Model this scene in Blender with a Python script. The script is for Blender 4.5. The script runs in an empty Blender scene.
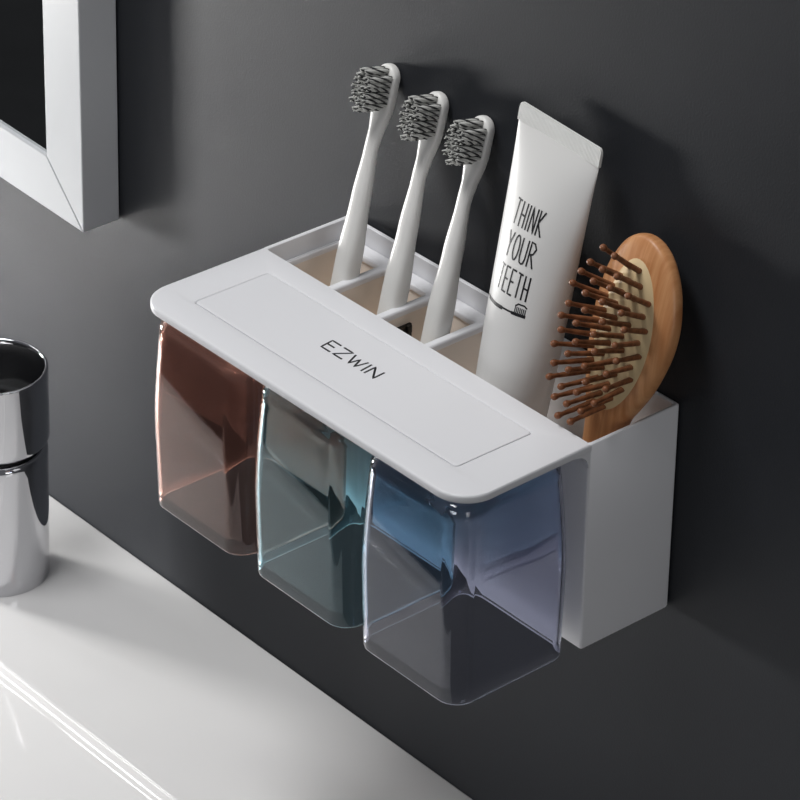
import bpy, bmesh, math, random
from mathutils import Vector, Matrix
random.seed(4)
PI = math.pi
scn = bpy.context.scene
COL = scn.collection

# ------------------------------------------------------------------ helpers
def srgb(r, g, b):
    f = lambda c: (c/255/12.92) if c/255 <= .04045 else ((c/255+.055)/1.055)**2.4
    return (f(r), f(g), f(b), 1)

def mat(name, col, rough=.4, metal=0, spec=.5, coat=0, trans=0, ior=1.45, sss=0):
    m = bpy.data.materials.new(name); m.use_nodes = True
    b = m.node_tree.nodes['Principled BSDF']
    b.inputs['Base Color'].default_value = col
    b.inputs['Roughness'].default_value = rough
    b.inputs['Metallic'].default_value = metal
    b.inputs['Specular IOR Level'].default_value = spec
    b.inputs['Coat Weight'].default_value = coat
    b.inputs['Transmission Weight'].default_value = trans
    b.inputs['IOR'].default_value = ior
    if sss:
        b.inputs['Subsurface Weight'].default_value = sss
        b.inputs['Subsurface Radius'].default_value = (.004, .003, .0025)
    return m

def noise_col(m, c1, c2, scale=(20, 20, 20), detail=6, bump=0, bscale=300, lo=.35, hi=.65, dist=0):
    nt = m.node_tree; N = nt.nodes; L = nt.links; b = N['Principled BSDF']
    tc = N.new('ShaderNodeTexCoord'); mp = N.new('ShaderNodeMapping'); mp.inputs['Scale'].default_value = scale
    nz = N.new('ShaderNodeTexNoise'); nz.inputs['Scale'].default_value = 1; nz.inputs['Detail'].default_value = detail
    nz.inputs['Distortion'].default_value = dist
    rp = N.new('ShaderNodeValToRGB'); rp.color_ramp.elements[0].position = lo; rp.color_ramp.elements[1].position = hi
    rp.color_ramp.elements[0].color = c1; rp.color_ramp.elements[1].color = c2
    L.new(tc.outputs['Object'], mp.inputs[0]); L.new(mp.outputs[0], nz.inputs['Vector'])
    L.new(nz.outputs['Fac'], rp.inputs[0]); L.new(rp.outputs[0], b.inputs['Base Color'])
    if bump:
        n2 = N.new('ShaderNodeTexNoise'); n2.inputs['Scale'].default_value = bscale; n2.inputs['Detail'].default_value = 4
        bp = N.new('ShaderNodeBump'); bp.inputs['Strength'].default_value = bump; bp.inputs['Distance'].default_value = .001
        L.new(tc.outputs['Object'], n2.inputs['Vector']); L.new(n2.outputs['Fac'], bp.inputs['Height']); L.new(bp.outputs[0], b.inputs['Normal'])
    return m

def obj(name, bm, m, parent=None, smooth=True, angle=35, bevel=0, segs=2):
    me = bpy.data.meshes.new(name)
    bmesh.ops.recalc_face_normals(bm, faces=bm.faces)
    bm.to_mesh(me); bm.free()
    for x in (m if isinstance(m, (list, tuple)) else [m]): me.materials.append(x)
    o = bpy.data.objects.new(name, me); COL.objects.link(o)
    if parent: o.parent = parent
    if smooth:
        for p in me.polygons: p.use_smooth = True
        me.set_sharp_from_angle(angle=math.radians(angle))
    if bevel:
        md = o.modifiers.new('bevel', 'BEVEL'); md.width = bevel; md.segments = segs
        md.limit_method = 'ANGLE'; md.angle_limit = math.radians(40); md.harden_normals = False
    return o

def tag(o, label, cat, group=None):
    o['label'] = label; o['category'] = cat
    if group: o['group'] = group
    return o

def thing(name, label, cat, loc=(0, 0, 0), group=None):
    o = bpy.data.objects.new(name, None); o.empty_display_size = .01; COL.objects.link(o)
    o.location = loc
    return tag(o, label, cat, group)

def loft(bm, rings, cap0=True, cap1=True, closed=True, mi=0):
    vs = [[bm.verts.new(p) for p in r] for r in rings]
    n = len(vs[0])
    for a, b in zip(vs, vs[1:]):
        for i in range(n if closed else n-1):
            j = (i+1) % n
            bm.faces.new((a[i], a[j], b[j], b[i])).material_index = mi
    if cap0: bm.faces.new(vs[0][::-1]).material_index = mi
    if cap1: bm.faces.new(vs[-1]).material_index = mi
    return vs

def box(bm, x0, x1, y0, y1, z0, z1):
    loft(bm, [[(x0, y0, z), (x1, y0, z), (x1, y1, z), (x0, y1, z)] for z in (z0, z1)])

def sup(n, e, a, b, ph=0):
    """superellipse ring, half sizes a,b"""
    out = []
    for i in range(n):
        t = 2*PI*i/n+ph; c, s = math.cos(t), math.sin(t)
        out.append((a*math.copysign(abs(c)**(2/e), c), b*math.copysign(abs(s)**(2/e), s)))
    return out

def rrect(x0, x1, y0, y1, rs, seg=8):
    """rounded rectangle outline; rs = radii at (x0y0, x1y0, x1y1, x0y1)"""
    out = []
    for (cx, cy, sx, sy, a0), r in zip(((x0, y0, 1, 1, PI), (x1, y0, -1, 1, 1.5*PI), (x1, y1, -1, -1, 0), (x0, y1, 1, -1, .5*PI)), rs):
        if r <= 0: out.append((cx, cy)); continue
        for k in range(seg+1):
            a = a0+.5*PI*k/seg
            out.append((cx+sx*r+r*math.cos(a), cy+sy*r+r*math.sin(a)))
    return out

def plate_curve(name, loops, z0, z1, m, parent, bev=0):
    """flat plate with holes between z0 and z1"""
    cu = bpy.data.curves.new(name, 'CURVE'); cu.dimensions = '2D'; cu.fill_mode = 'BOTH'
    for lp in loops:
        s = cu.splines.new('POLY'); s.points.add(len(lp)-1); s.use_cyclic_u = True
        for p, q in zip(s.points, lp): p.co = (q[0], q[1], 0, 1)
    cu.extrude = (z1-z0)/2-bev; cu.bevel_depth = bev; cu.bevel_resolution = 2
    cu.offset = -bev
    t = bpy.data.objects.new('tmp', cu); COL.objects.link(t)
    dg = bpy.context.evaluated_depsgraph_get(); dg.update()
    me = bpy.data.meshes.new_from_object(t.evaluated_get(dg))
    bpy.data.objects.remove(t)
    me.name = name
    for v in me.vertices: v.co.z += (z0+z1)/2
    bm = bmesh.new(); bm.from_mesh(me); bmesh.ops.remove_doubles(bm, verts=bm.verts, dist=1e-6)
    me.materials.clear()
    return obj(name, bm, m, parent, angle=30)

def copy_tree(o, parent=None):
    c = o.copy(); COL.objects.link(c)
    if parent: c.parent = parent
    for ch in list(o.children): copy_tree(ch, c)
    return c

def ribbon(bm, pts, w, lift, surf, closed=False):
    """thin raised stroke of width w along pts (u,v), laid on surf(u,v,h)->Vector"""
    P = []
    for a, b in zip(pts, pts[1:]):
        n = max(1, int(math.hypot(b[0]-a[0], b[1]-a[1])/.0012))
        for k in range(n): P.append((a[0]+(b[0]-a[0])*k/n, a[1]+(b[1]-a[1])*k/n))
    P.append(pts[-1])
    rings = []
    for i, p in enumerate(P):
        a = P[max(0, i-1)]; b = P[min(len(P)-1, i+1)]
        tx, ty = b[0]-a[0], b[1]-a[1]; l = math.hypot(tx, ty) or 1; nx, ny = -ty/l*w/2, tx/l*w/2
        rings.append([surf(p[0]+nx, p[1]+ny, 0), surf(p[0]-nx, p[1]-ny, 0), surf(p[0]-nx, p[1]-ny, lift), surf(p[0]+nx, p[1]+ny, lift)])
    loft(bm, rings)

LET = {  # strokes in a unit cell: x 0..1, y 0..1
 'T': [[(0, 1), (1, .97)], [(.5, 1), (.47, 0)]], 'H': [[(.05, 1), (.05, 0)], [(.95, 1), (.95, 0)], [(.05, .5), (.95, .47)]],
 'I': [[(.5, 1), (.5, 0)]], 'N': [[(0, 0), (.05, 1), (.95, 0), (1, 1)]], 'K': [[(.05, 1), (.05, 0)], [(.95, 1), (.08, .5), (1, 0)]],
 'Y': [[(0, 1), (.5, .5)], [(1, 1), (.5, .5), (.45, 0)]],
 'O': [[(.5+.5*math.sin(a*PI/8), .5+.5*math.cos(a*PI/8)) for a in range(17)]],
 'U': [[(0, 1), (.02, .25), (.2, .04), (.5, 0), (.8, .04), (.98, .25), (1, 1)]],
 'R': [[(.05, 0), (.05, 1), (.6, .98), (.95, .78), (.6, .55), (.08, .5)], [(.35, .5), (1, 0)]],
 'E': [[(1, 1), (.05, 1), (.05, 0), (1, 0)], [(.05, .52), (.85, .52)]],
 'Z': [[(0, 1), (1, 1), (0, 0), (1, 0)]], 'W': [[(0, 1), (.27, 0), (.5, .85), (.73, 0), (1, 1)]]}
def text(bm, s, u, v, cw, ch, gap, w, lift, surf, slant=0, widths={}):
    for c in s:
        k = widths.get(c, 1)*cw
        for st in LET[c]:
            ribbon(bm, [(u+x*k+slant*y*ch, v+y*ch) for x, y in st], w, lift, surf)
        u += k+gap

# ------------------------------------------------------------------ materials
M_wall = noise_col(mat('charcoal_wall_paint', srgb(92, 94, 99), .5, spec=.25), srgb(41, 43, 47), srgb(44, 46, 50), (9, 9, 9), 8, .12, 900)
M_white = mat('white_plastic', srgb(232, 232, 235), .32, spec=.4, sss=.0)
M_panel = mat('white_plastic_inset', srgb(234, 234, 237), .3, spec=.4)
M_warm_lit = mat('white_plastic_painted_warm_light', srgb(240, 228, 216), .5, spec=.3)  # beige paints in the warm light inside the white box
M_ink = mat('black_print', srgb(22, 22, 26), .4)
M_ceramic = noise_col(mat('white_glazed_ceramic', srgb(225, 224, 223), .07, spec=.5, coat=.3), srgb(222, 221, 221), srgb(227, 226, 225), (6, 6, 6), 3)
M_chrome = mat('polished_chrome', srgb(205, 205, 208), .06, metal=1)
M_chrome_d = mat('dark_seal', srgb(30, 30, 32), .3)
M_frame = mat('white_satin_frame', srgb(190, 192, 195), .4, spec=.4)
M_mirror = mat('mirror_silver', srgb(222, 224, 224), .015, metal=1)
M_brushw = mat('white_brush_plastic', srgb(234, 233, 230), .3, spec=.45)
M_tube = mat('white_tube_laminate', srgb(222, 221, 219), .38, spec=.45)
M_crimp = mat('crimped_laminate', srgb(222, 222, 219), .45, spec=.4)
M_cap = mat('white_cap', srgb(228, 228, 228), .35)
M_wood = noise_col(mat('beech_wood', srgb(196, 132, 82), .38, spec=.45), srgb(184, 122, 76), srgb(214, 158, 110), (420, 80, 26), 5, .05, 500, .3, .7, .15)
M_pin = noise_col(mat('stained_wood_pins', srgb(136, 82, 52), .42, spec=.4), srgb(98, 58, 36), srgb(140, 90, 60), (300, 300, 300), 3)
M_cush = mat('cream_rubber_cushion', srgb(212, 188, 146), .5, spec=.3)
M_bl = mat('grey_bristle', srgb(214, 214, 210), .55)
M_bd = mat('charcoal_bristle', srgb(46, 46, 48), .6)
M_black = mat('black_clip_plastic', srgb(26, 22, 20), .4)
def glass(name, col):
    m = mat(name, col, .0, trans=1, ior=1.47, spec=.5); return m
M_red = glass('tinted_red_clear_plastic', (.87, .58, .50, 1))
M_blu = glass('tinted_blue_clear_plastic', (.58, .84, .92, 1))
M_pur = glass('tinted_purple_clear_plastic', (.73, .75, .87, 1))

# ------------------------------------------------------------------ the wall
bm = bmesh.new(); box(bm, -4, 3, 0, .05, -1.0, 1.5)
w = obj('wall_back', bm, M_wall, smooth=False); w['kind'] = 'structure'
M_floor = noise_col(mat('dark_stone_floor', srgb(50, 50, 52), .4), srgb(44, 44, 46), srgb(56, 56, 58), (7, 7, 7), 8)
bm = bmesh.new(); box(bm, -4, 3, -4, 0, -1.05, -1.0)
fl = obj('floor', bm, M_floor, smooth=False); fl['kind'] = 'structure'

# ------------------------------------------------------------------ washbasin
ZC = -.2885
bm = bmesh.new()
LY = -.1130
prof = [(-.0002, ZC-.001), (-.0006, ZC-.0003), (-.0016, ZC), (-.05, ZC), (LY, ZC)]
R1 = .006; a1 = math.radians(29)
for k in range(1, 13):
    a = a1*k/12; prof.append((LY-R1*math.sin(a), ZC-R1*(1-math.cos(a))))
y, z = prof[-1]; y -= .0003*math.cos(a1); z -= .0003*math.sin(a1); prof.append((y, z))
R2 = .020; a2 = math.radians(9)
for k in range(1, 15):
    a = a1+(a2-a1)*k/14; y2 = y-R2*(math.sin(a1)-math.sin(a)); z2 = z-R2*(math.cos(a)-math.cos(a1)); prof.append((y2, z2))
y, z = prof[-1]
for k in range(1, 13):
    t = k/12; prof.append((y-.24*t, z-.24*math.tan(a2)*(t-t*t*.5)))
y, z = prof[-1]
for k in range(1, 11):
    t = k/10; prof.append((y-.05*math.sin(t*PI/2), z+(ZC-z)*(1-math.cos(t*PI/2))))
y, z = prof[-1]
prof += [(y-.018, ZC), (y-.022, ZC-.004), (y-.022, ZC-.10), (-.06, ZC-.14), (-.0002, ZC-.14)]
loft(bm, [[(x, p[0], p[1]) for p in prof] for x in (-.62, -.3, 0, .30)])
tag(obj('washbasin', bm, M_ceramic, angle=50), 'white glazed ceramic washbasin with flat back ledge against the dark wall', 'sink')

# ------------------------------------------------------------------ faucet
FX, FY = -.2185, -.0648
t = thing('faucet', 'polished chrome round faucet standing on the washbasin ledge at the left edge', 'faucet', (FX, FY, ZC)); t.rotation_euler = (0, .026, 0)
def lathe(prof, n=96):
    bm = bmesh.new(); loft(bm, [[(r*math.cos(2*PI*i/n), r*math.sin(2*PI*i/n), z) for i in range(n)] for r, z in prof]); return bm
def arc(cx, cz, r, a0, a1, n=6): return [(cx+r*math.cos(math.radians(a0+(a1-a0)*k/n)), cz+r*math.sin(math.radians(a0+(a1-a0)*k/n))) for k in range(n+1)]
RB = .0264
obj('body', lathe([(.001, .0001), (RB-.0006, .0001), (RB, .0008)]+[(RB+.0003*k, .01+.016*k) for k in range(5)]+arc(RB-.0023, .0790, .0035, 0, 90)+[(.018, .0825), (.001, .0825)]), M_chrome, t, angle=60)
obj('neck', lathe([(.001, .0826), (.0225, .0826), (.0225, .0850), (.001, .0850)]), M_chrome_d, t)
RH = .0288
HZ = .0065
obj('handle', lathe([(r, z+HZ) for r, z in [(.001, .0786), (.018, .0786)]+arc(RH-.0045, .0831, .0045, -90, 0)+[(RH, .1060)]+[(RH, .1235)]+arc(RH-.0005, .1235, .0005, 0, 90)+[(RH-.0013, .1240), (RH-.0018, .1236), (RH-.0020, .1224), (.012, .1222), (.001, .1222)]]), M_chrome, t, angle=60)
obj('top_reflection_disc', lathe([(.001, HZ+.12225), (RH-.0021, HZ+.12225), (RH-.0021, HZ+.1231), (RH-.0026, HZ+.1234), (.012, HZ+.1231), (.001, HZ+.1230)]), mat('painted_dark_reflection', srgb(14, 14, 15), .12, spec=.4), t)['label'] = 'dark reflection on the handle top, painted as a black disc'  # added black disc, paints the dark reflection of the chrome top

# ------------------------------------------------------------------ wall mirror
MX, MZ = -.1865, -.0812
FW, FD = .0315, .0238
x0, x1, z0, z1 = MX-.52, MX, MZ, MZ+.62
t = thing('wall_mirror', 'rectangular wall mirror in a white mitred frame above the washbasin', 'mirror', (x1, 0, z0)); t.rotation_euler = (0, math.radians(1.6), 0)
def rail(A, B, C, D):  # four front outline corners, (x,z)
    bm = bmesh.new(); ox, oz = x1, z0
    loft(bm, [[(p[0]-ox, yy, p[1]-oz) for p in (A, B, C, D)] for yy in (-FD, -.0008)])
    return bm
g = .00022
ix0, ix1, iz0, iz1 = x0+FW, x1-FW, z0+FW, z1-FW
obj('frame_rail', rail((x0+g, z0), (x1-g, z0), (ix1-g, iz0), (ix0+g, iz0)), M_frame, t, bevel=.0007)
obj('frame_rail', rail((x1, z0+g), (x1, z1-g), (ix1, iz1-g), (ix1, iz0+g)), M_frame, t, bevel=.0007)
obj('frame_rail', rail((x0+g, z1), (ix0+g, iz1), (ix1-g, iz1), (x1-g, z1)), M_frame, t, bevel=.0007)
obj('frame_rail', rail((x0, z0+g), (ix0, iz0+g), (ix0, iz1-g), (x0, z1-g)), M_frame, t, bevel=.0007)
bm = bmesh.new(); ox, oz = x1, z0
box(bm, ix0-.002-ox, ix1+.002-ox, -FD+.0022, -.006, iz0-.002-oz, iz1+.002-oz)
obj('mirror_glass', bm, M_mirror, t, smooth=False)

# ------------------------------------------------------------------ organizer
W, D, DB, H = .2234, .1250, .0536, .1060
t = thing('toothbrush_holder', 'white plastic wall mounted toothbrush holder with cup shelf and open rear compartments', 'holder')
TH = .0021
def shell():
    bm = bmesh.new()
    o = rrect(0, W, -DB, -.0004, (.0012, .0012, .0016, .0016), 5)
    i = rrect(TH, W-TH, -DB+TH*.35, -.0004-TH, (.0022, .0022, .002, .002), 5)
    ib = rrect(TH+.001, W-TH-.001, -DB+TH+.001, -.0004-TH-.001, (.0018, .0018, .0015, .0015), 5)
    def ins(lp, d): # inset about centre
        cx, cy = W/2, -DB/2
        return [(cx+(x-cx)*(1-2*d/W), cy+(y-cy)*(1-2*d/DB)) for x, y in lp]
    rings = [[(x, y, -H) for x, y in ins(o, .0012)], [(x, y, -H+.0004) for x, y in ins(o, .0004)], [(x, y, -H+.0014) for x, y in o],
             [(x, y, -.0006) for x, y in o], [(x, y, -.0001) for x, y in ins(o, .0004)], [(x, y, 0) for x, y in ins(o, .0008)],
             [(x, y, 0) for x, y in ins(i, -.0006)], [(x, y, -.0005) for x, y in i],
             [(x, y, -.050) for x, y in ib]]
    loft(bm, rings); return bm
obj('back_box', shell(), M_white, t, angle=40)
# shelf plate over the cups
TP = .0042
g0 = rrect(.0205, .2003, -.1085, -.0655, (.002,)*4, 5)
g1 = rrect(.02068, .20012, -.10832, -.06568, (.0018,)*4, 5)
out = rrect(0, W, -D-.001, -DB+.0012, (.0165, .0165, 0, 0), 12)
out = [(x+.0010*max(0, (y+DB)/(-D+DB))*(1 if x > W/2 else -.4), y) for x, y in out]
plate_curve('shelf_plate', [out, g0], -TP, 0, M_white, t, bev=.0011)
o = plate_curve('inset_panel', [g1], -TP+.0006, -.00005, M_panel, t, bev=.0003)
# gusset fillet where the plate meets the box front (right and left ends)
for xa, xb in ((.0002, .0028), (W-.0028, W-.0002)):
    bm = bmesh.new()
    P = [(-DB+.0015, -TP+.0008), (-DB-.0075, -TP+.0008)]+[(-DB-.0075+.0075*math.sin(a*PI/16), -TP-.0075+.0075*math.cos(a*PI/16)) for a in range(9)]+[(-DB+.0015, -TP-.0075)]
    loft(bm, [[(x, p[0], p[1]) for p in P] for x in (xa, xb)])
    obj('gusset', bm, M_white, t, angle=30)
# slot insert: top frame with three brush openings plus one large bay
yb, yf = -.0030, -DB+.0012
slots = [rrect(.0045, .0338, -.0485, -.0110, (.0015,)*4, 4), rrect(.0384, .0680, -.0485, -.0110, (.0015,)*4, 4), rrect(.0726, .1017, -.0485, -.0110, (.0015,)*4, 4)]
plate_curve('slot_insert', [rrect(TH+.0006, .1062, yf+.0018, yb, (0, .002, .002, 0), 4)]+slots, -.0135, -.0095, M_white, t, bev=.0012)
bm = bmesh.new()   # inner walls below the slots, warm light painted in as beige
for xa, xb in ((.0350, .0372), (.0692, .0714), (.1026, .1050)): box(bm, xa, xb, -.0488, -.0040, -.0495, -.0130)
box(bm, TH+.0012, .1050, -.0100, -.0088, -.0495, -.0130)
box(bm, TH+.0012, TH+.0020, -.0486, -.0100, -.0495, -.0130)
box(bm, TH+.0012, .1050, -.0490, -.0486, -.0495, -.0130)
obj('slot_walls', bm, M_warm_lit, t, smooth=False)
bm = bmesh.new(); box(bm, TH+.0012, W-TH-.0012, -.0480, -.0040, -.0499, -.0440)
obj('tray_floor', bm, M_warm_lit, t, smooth=False)
# small black hooked clip on the divider between second and third slot
def clip(cx):
    bm = bmesh.new()
    box(bm, cx, cx+.0016, -.036, -.024, -.0300, -.0185); box(bm, cx+.0005, cx+.0040, -.0355, -.0325, -.0235, -.0195)
    box(bm, cx+.0005, cx+.0052, -.0300, -.0255, -.0300, -.0265); box(bm, cx+.0005, cx+.0030, -.0275, -.0250, -.0225, -.0185)
    return bm
obj('divider_clip', clip(.0714), M_black, t, smooth=False, bevel=.0003)
bm = bmesh.new(); box(bm, .0655, .0692, -.0225, -.0200, -.0250, -.0165); box(bm, .0672, .0692, -.0250, -.0190, -.0300, -.0235)
obj('divider_clip', bm, M_black, t, smooth=False, bevel=.0003)
# printed wordmark on the plate
bm = bmesh.new()
text(bm, 'EZWIN',   .0872, -.0893, .0064, .0072, .0019, .0010, .00006, lambda u, v, h: Vector((u, v, -.00008+h)), slant=-.12, widths={'W': 1.35, 'I': .12})
obj('printed_wordmark', bm, M_ink, t, smooth=False)

# ------------------------------------------------------------------ cups
def cup(name, m, label, cx):
    t = thing(name, label, 'cup', (cx, -.0953, -.1032), 'tinted tumblers hanging under the holder shelf')
    Hc = .0988
    def half(z, ins=0):          # z: 0 mouth (bottom) .. Hc base (top)
        s = z/Hc
        h = .0346-.0009*(1-s)**2*1.2-.0034*max(0, (s-.42)/.58)**1.6
        return h-ins
    def ring(z, ins, r, zz=None):
        h = half(z, ins); r = max(.001, r-ins)
        return [(x, y, z if zz is None else zz) for x, y in rrect(-h, h, -h, h, (r,)*4, 12)]
    T = .0017
    rings = [ring(0, .0007, .0105), ring(0.0003, .0002, .0105)]
    for k in range(13): rings.append(ring(.0012+(Hc-.0045)*k/12, 0, .0105))
    rings += [ring(Hc-.0020, .0006, .0105), ring(Hc-.0006, .0018, .0105), ring(Hc, .0036, .0105)]
    rings += [ring(Hc-.0036, .0052, .0105), ring(Hc-.0042, .0034, .0105), ring(Hc-.0064, .0019, .0105)]
    for k in range(13): rings.append(ring(Hc-.0085-(Hc-.0095)*k/12, T, .0105))
    rings.append(ring(.0003, .0013, .0105))
    bm = bmesh.new()
    # outer shell up to the closed base, then inner shell back down to the rim
    n = len(rings[0]); vs = [[bm.verts.new(p) for p in r] for r in rings]
    split = 18
    for k in range(len(vs)-1):
        if k == split-1: continue
        for i in range(n): bm.faces.new((vs[k][i], vs[k][(i+1) % n], vs[k+1][(i+1) % n], vs[k+1][i]))
    bm.faces.new(vs[split-1]); bm.faces.new(vs[split][::-1])
    for i in range(n): bm.faces.new((vs[-1][i], vs[-1][(i+1) % n], vs[0][(i+1) % n], vs[0][i]))
    obj('cup_shell', bm, m, t, angle=50)
    return t
c0, cs = .0432, .0743
cup('tumbler', M_red, 'red brown tinted clear square tumbler hanging upside down, nearest the faucet', c0)
cup('tumbler', M_blu, 'teal blue tinted clear square tumbler hanging between the red and the purple tumbler', c0+cs)
cup('tumbler', M_pur, 'grey purple tinted clear square tumbler hanging at the open right end of the shelf', c0+2*cs)

# ------------------------------------------------------------------ toothbrushes
K = .24
def brush_path(s):   # s along handle 0..1 ; local origin at the foot
    return s
LB = .1368
def make_brush(label):
    t = thing('toothbrush', label, 'toothbrush', (0, 0, 0), 'white toothbrushes in the holder slots')
    def interp(tab, s):
        for (a, va), (b, vb) in zip(tab, tab[1:]):
            if s <= b:
                u = (s-a)/(b-a); u = u*u*(3-2*u); return [p+(q-p)*u for p, q in zip(va, vb)]
        return list(tab[-1][1])
    #            halfX   halfN  offsetN(toward the back +) exponent
    tab = [(0, (.0050, .0050, 0, 2.3)), (.02, (.0058, .0056, 0, 2.7)), (.042, (.0058, .0056, 0, 2.7)), (.072, (.0047, .0044, 0, 2.2)),
           (.096, (.0034, .0031, .0002, 2.1)), (.106, (.0037, .0036, .0014, 2.2)), (.113, (.0054, .0036, .0022, 2.8)), (.120, (.0062, .0031, .0024, 3.2)), (LB, (.0062, .0031, .0024, 3.2))]
    rings = []
    S = [0, .0004, .0012, .003]+[.006+.0045*k for k in range(29)]
    S = [s for s in S if s < .1300]+[LB-.0061*(1-math.sin(a*PI/16)) for a in range(0, 8)]+[LB-.00002]
    for s in S:
        hx, hn, off, e = interp(tab, s)
        if s < .003: q = math.sqrt(max(.05, 1-((.003-s)/.0031)**2)); hx *= q; hn *= q
        if s > LB-.0061:
            q = math.sqrt(max(.0, 1-((s-LB+.0061)/.0061)**2)); hx *= max(q, .05); hn *= max(q**.5, .35)
        rings.append([(x, y+off, s) for x, y in sup(28, e, hx, hn)])
    bm = bmesh.new(); loft(bm, rings)
    obj('handle', bm, M_brushw, t, angle=60)
    # tufts of twisted bristles, each a part
    tm = []
    rnd = random.Random(7)
    for v in range(4):
        bm = bmesh.new()
        for f in range(7):
            a0 = 6.283*f/6 if f < 6 else 0; rr = .00078 if f < 6 else 0; L = .0142+rnd.uniform(-.0008, .0005)
            fr = .00046; rings = []; wob = rnd.random()*6
            for k in range(13):
                u = k/12; a = a0+(6.0+v)*u; r = rr*(.85+.35*u)+.00008*math.sin(u*9+wob)
                c = (r*math.cos(a), -L*u, r*math.sin(a)); q = fr*(1-.55*max(0, u-.85)/.15)
                rings.append([(c[0]+q*math.cos(PI/3*i), c[1], c[2]+q*math.sin(PI/3*i)) for i in range(6)])
            loft(bm, rings, mi=1 if f in (1, 4) else 0)
        me = bpy.data.meshes.new('bristle_tuft'); bm.to_mesh(me); bm.free()
        me.materials.append(M_bl); me.materials.append(M_bd); tm.append(me)
    for r in range(8):
        for c in range(4):
            if r in (0, 7) and c in (0, 3): continue
            o = bpy.data.objects.new('bristle_tuft', tm[rnd.randrange(4)]); COL.objects.link(o); o.parent = t
            o.location = (-.0043+c*.00287, .0024-.0026, .1160+r*.00262)
            o.rotation_euler = (rnd.uniform(-.04, .04), 0, rnd.uniform(-.05, .05))
            o.scale = (1, 1+rnd.uniform(-.06, .05), 1)
    return t
def lean(o, x, y, z, rz=0): o.location = (x, y, z); o.rotation_euler = (-math.atan(K), 0, rz)
b1 = make_brush('white toothbrush with grey bristles, leftmost and highest, nearest the mirror')
b2 = copy_tree(b1); b2['label'] = 'white toothbrush with grey bristles standing in the middle slot between two others'
b3 = copy_tree(b1); b3['label'] = 'white toothbrush with grey bristles standing beside the toothpaste tube'
ZF = -.0425
lean(b1, .0306, -.0362, ZF); lean(b2, .0642, -.0362, ZF-.0012); lean(b3, .0950, -.0362, ZF-.0012)

# ------------------------------------------------------------------ toothpaste tube
TX = .1512
t = thing('toothpaste_tube', 'white toothpaste tube printed with black lettering, leaning on the wall beside the hairbrush', 'toothpaste', (TX, -.0375, ZF))
KT = .180; t.rotation_euler = (-math.atan(KT), .003, 0)
R0 = .0168; TL = .1548; S0 = .017; SC = .1468     # shoulder height, crimp start
def tsec(s):
    u = min(1, max(0, (s-S0)/(SC-S0)))
    hx = R0+(.0258-R0)*u**.9
    hn = max(.0009, R0*(1-u**1.7)**.75)
    return hx, hn
def txs(s): return .0012*max(0, (s-S0)/(SC-S0))
rings = []
for r, s in ((.0085, .0115), (.0085, .0125), (.0150, .0145), (.0163, .0156)):
    rings.append([(x, y, s) for x, y in sup(72, 2, r, r)])
for k in range(41):
    s = S0+(SC-S0)*k/40; hx, hn = tsec(s)
    u = (s-S0)/(SC-S0); rings.append([(x+txs(s), y, s-.055*x*u**6) for x, y in sup(72, 2, hx, hn)])
bm = bmesh.new(); loft(bm, rings); obj('tube_body', bm, M_tube, t, angle=50)
bm = bmesh.new()                                  # ribbed crimp
n = 66; hx = .0260
front = []; back = []
SL = .055
def cz(x):  # rounded outer corners of the crimp
    e = abs(x)-(hx-.0022); return TL-SL*x-(.0022-math.sqrt(max(0, .0022**2-e*e)) if e > 0 else 0)
xs = [-hx+2*hx*i/(n*2) for i in range(n*2+1)]
rows = []
for yy in (-1, 1):
    rows.append([bm.verts.new((x+.0012, yy*(.00070+(.00016 if i % 2 else 0)), cz(x)-.0006)) for i, x in enumerate(xs)])
    rows.append([bm.verts.new((x+.0012, yy*(.00070+(.00016 if i % 2 else 0)), SC-.0004-SL*x)) for i, x in enumerate(xs)])
    rows.append([bm.verts.new((x+.0012, yy*.00055, cz(x))) for i, x in enumerate(xs)])
for i in range(len(xs)-1):
    for a, b in ((0, 1), (3, 4), (0, 2), (3, 5), (2, 5), (1, 4)):
        bm.faces.new((rows[a][i], rows[a][i+1], rows[b][i+1], rows[b][i]))
for i in (0, -1):
    bm.faces.new([rows[k][i] for k in (1, 0, 2, 5, 3, 4)])
obj('crimped_seal', bm, M_crimp, t, smooth=False)
rings = []
for s, r in ((0, .0088), (.0006, .0094), (.0108, .0090), (.0114, .0084)):
    rings.append([((r+(.0003 if i % 2 and 0 < s < .0114 else 0))*math.cos(2*PI*i/64), (r+(.0003 if i % 2 and 0 < s < .0114 else 0))*math.sin(2*PI*i/64), s) for i in range(64)])
bm = bmesh.new(); loft(bm, rings); obj('cap', bm, M_cap, t, angle=40)
def tsurf(u, v, h):
    hx, hn = tsec(v); c = max(-.999, min(.999, (u-txs(v))/hx)); y = -hn*math.sqrt(1-c*c)
    nx, ny = c/hx, -math.sqrt(1-c*c)/hn; l = math.hypot(nx, ny)
    return Vector((u+nx/l*(h+.00004), y+ny/l*(h+.00004), v))
bm = bmesh.new()
UL, LW = -.0086, .00080
text(bm, 'THINK', UL-.0012, .1066, .0030, .0112, .0014, LW, .00008, tsurf, widths={'I': .25})
text(bm, 'YOUR', UL-.0004, .0922, .0034, .0112, .0014, LW, .00008, tsurf)
text(bm, 'TEETH', UL-.0004, .0772, .0027, .0112, .0013, LW, .00008, tsurf)
obj('printed_lettering', bm, M_ink, t, smooth=False)
bm = bmesh.new()
ribbon(bm, [(-.0150, .0704), (-.0060, .0702), (.0112, .0706)], .0008, .00008, tsurf)
ribbon(bm, [(-.0135, .0701), (-.0060, .0699), (-.0015, .0701)], .0016, .00007, tsurf)
ribbon(bm, [(.0040, .0703), (.0112, .0706)], .0014, .00007, tsurf)
for k in range(7): ribbon(bm, [(.0056+.00085*k, .0708), (.0056+.00085*k, .0738)], .00045, .00008, tsurf)
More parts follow.
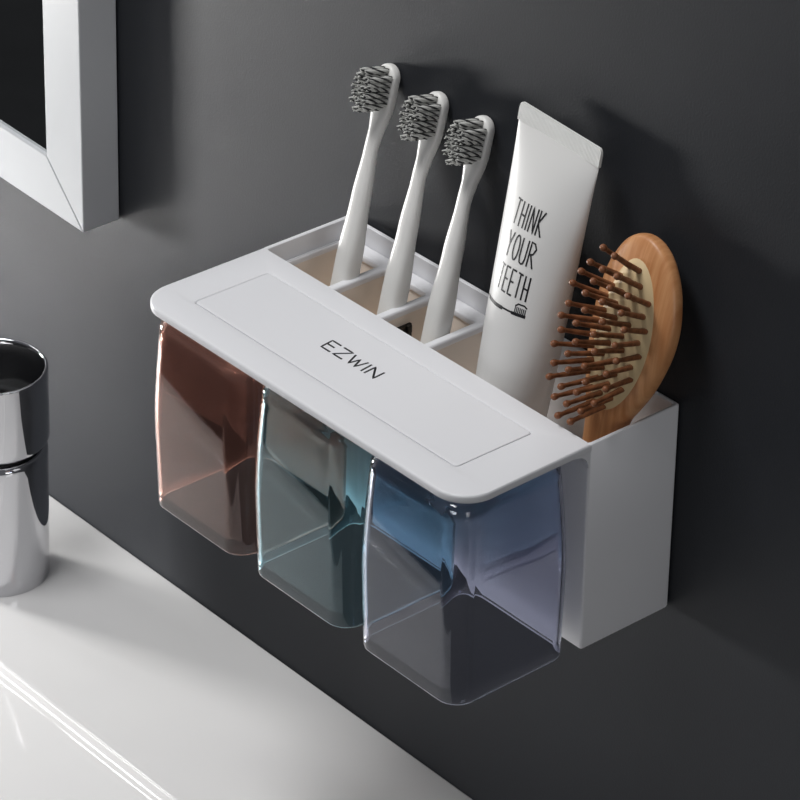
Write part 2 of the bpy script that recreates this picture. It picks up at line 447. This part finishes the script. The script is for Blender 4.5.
ribbon(bm, [(.0054, .0740), (.0068, .0752), (.0098, .0753), (.0112, .0744)], .0007, .00008, tsurf)
obj('printed_toothbrush_mark', bm, M_ink, t, smooth=False)

# ------------------------------------------------------------------ hairbrush
KH = .20
t = thing('hairbrush', 'oval beech wood hairbrush with brown wooden pins standing in the right compartment', 'hairbrush', (.2060, -.0348, ZF))
t.rotation_euler = (-math.atan(KH), 0, 0)
TK = .0064
# height above the foot, half width, centre offset
OUT = [(0, .0075, 0), (.012, .0080, 0), (.026, .0088, 0), (.034, .0098, .0002), (.0425, .0118, .0006), (.0475, .0143, .0012), (.0585, .0188, .0029), (.072, .0221, .0046),
       (.083, .0234, .0056), (.094, .0230, .0060), (.1055, .0206, .0058), (.1135, .0170, .0056), (.1198, .0125, .0052), (.1237, .0072, .0048), (.1250, .0032, .0046), (.1254, .0006, .0045)]
def outl(s, c):
    n = len(OUT)
    for i in range(n-1):
        if s <= OUT[i+1][0] or i == n-2:
            p0 = OUT[max(0, i-1)]; p1 = OUT[i]; p2 = OUT[i+1]; p3 = OUT[min(n-1, i+2)]
            h = p2[0]-p1[0]; u = (s-p1[0])/h
            m1 = (p2[c]-p0[c])/(p2[0]-p0[0])*h; m2 = (p3[c]-p1[c])/(p3[0]-p1[0])*h
            return (2*u**3-3*u*u+1)*p1[c]+(u**3-2*u*u+u)*m1+(3*u*u-2*u**3)*p2[c]+(u**3-u*u)*m2
rings = []
S = [.0006, .0020, .004]+[.004+.104*k/44 for k in range(1, 45)]+[.110, .112, .114, .116, .118, .1198, .1212, .1225, .1236, .1244, .1250, .1253]
for s in S:
    h = max(.0006, outl(s, 1)); q = 1 if s > .004 else math.sqrt(max(.2, 1-((.004-s)/.0042)**2))
    tk = TK*min(1, (h/.0234)**.5 if s > .083 else 1)
    cx = outl(s, 2)
    rings.append([(x+cx, y, s) for x, y in sup(44, 2.9, max(h*q, .0006), max(tk*q, .0009))])
bm = bmesh.new(); loft(bm, rings); obj('wooden_paddle', bm, M_wood, t, angle=60)
CL, CWd, CC = .0362, .0152, .0795
def cxo(z): return outl(z, 2)
bm = bmesh.new()
def dome(u, v): return .0042*max(0, 1-u*u-v*v)**.6
rings = []
for k in range(11):
    r = 1-k/10*.985
    rings.append([(CWd*r*math.cos(2*PI*i/48)+cxo(CC+CL*r*math.sin(2*PI*i/48)), -TK+.0008-(.0012 if k else .0)-(dome(r, 0) if k else 0), CC+CL*r*math.sin(2*PI*i/48)) for i in range(48)])
loft(bm, rings); obj('rubber_cushion', bm, M_cush, t, angle=60)
# one wooden pin mesh, along -y
bm = bmesh.new(); n = 10; PL = .0182; rings = []
for l, r in ((0, .0014), (.001, .00135), (.010, .00120), (.0182, .00100), (.0190, .00120), (.0197, .00145), (.0205, .00160), (.0214, .00140), (.0220, .00090), (.0222, .0002)):
    rings.append([(r*math.cos(2*PI*i/n), -l, r*math.sin(2*PI*i/n)) for i in range(n)])
loft(bm, rings)
first = obj('bristle_pin', bm, M_pin, t, angle=70); pinmesh = first.data; used = False
rr = random.Random(3)
NR = 12
for r in range(NR):
    v = -.90+1.80*r/(NR-1)
    cols = [-.75, .75] if r in (0, NR-1) else ([-1.9, -.7, .5, 1.7] if (r % 2 == 0) else [-1.6, -.4, .8, 1.95])
    if r in (1, NR-2): cols = [-1.2, 0, 1.2]
    for c in cols:
        u = c/2*.88*math.sqrt(max(.1, 1-(v*.93)**2))
        if u*u+v*v > .97: u *= .8
        p = Vector((CWd*u+cxo(CC+CL*v), -TK-.0002-dome(u, v*.95), CC+CL*v))
        d = Vector((.32*u, -1, (.40*v+.19)+rr.uniform(-.05, .05))); d.normalize()
        o = first if not used else first.copy()
        if used: COL.objects.link(o); o.parent = t
        used = True
        o.location = p-d*.0006
        o.rotation_euler = Vector((0, -1, 0)).rotation_difference(d).to_euler()

# ------------------------------------------------------------------ light
def area(name, loc, target, sx, sy, power, col=(1, 1, 1)):
    l = bpy.data.lights.new(name, 'AREA'); l.shape = 'RECTANGLE'; l.size = sx; l.size_y = sy; l.energy = power; l.color = col
    o = bpy.data.objects.new(name, l); COL.objects.link(o); o.location = loc
    o.rotation_euler = (Vector(target)-Vector(loc)).to_track_quat('-Z', 'Y').to_euler()
    return o
area('ceiling_lamp', (-.15, -.55, 1.35), (.05, -.10, -.05), .7, .3, 14.5)
kl = area('window_light', (-.80, -.29, -.17), (-.22, -.03, -.40), .12, .16, 4.6, (1, .99, .97)); kl.data.spread = math.radians(120)
area('vanity_strip', (-1.25, -.235, 1.0), (-.05, -.1, -.28), .11, .38, 1.8)
area('right_fill', (1.5, -.35, .25), (.2, -.05, -.05), .4, .6, 2.1)  # added fill to brighten faces turned right, no source seen there
wd = bpy.data.worlds.new('room_ambient'); scn.world = wd; wd.use_nodes = True
wd.node_tree.nodes['Background'].inputs[0].default_value = (.92, .95, 1, 1)
wd.node_tree.nodes['Background'].inputs[1].default_value = .13

# ------------------------------------------------------------------ camera
cam = bpy.data.cameras.new('camera'); co = bpy.data.objects.new('camera', cam); COL.objects.link(co)
co.location = (1.1469, -.9499, .7988); co.rotation_euler = (1.0264, -.0101, .8690)
cam.sensor_width = 36; cam.lens = 3579.4/800*36; cam.clip_start = .05; cam.clip_end = 20
scn.camera = co
scn.view_settings.view_transform = 'Standard'; scn.view_settings.look = 'None'
scn.view_settings.exposure = 0; scn.view_settings.gamma = 1; scn.view_settings.use_curve_mapping = False
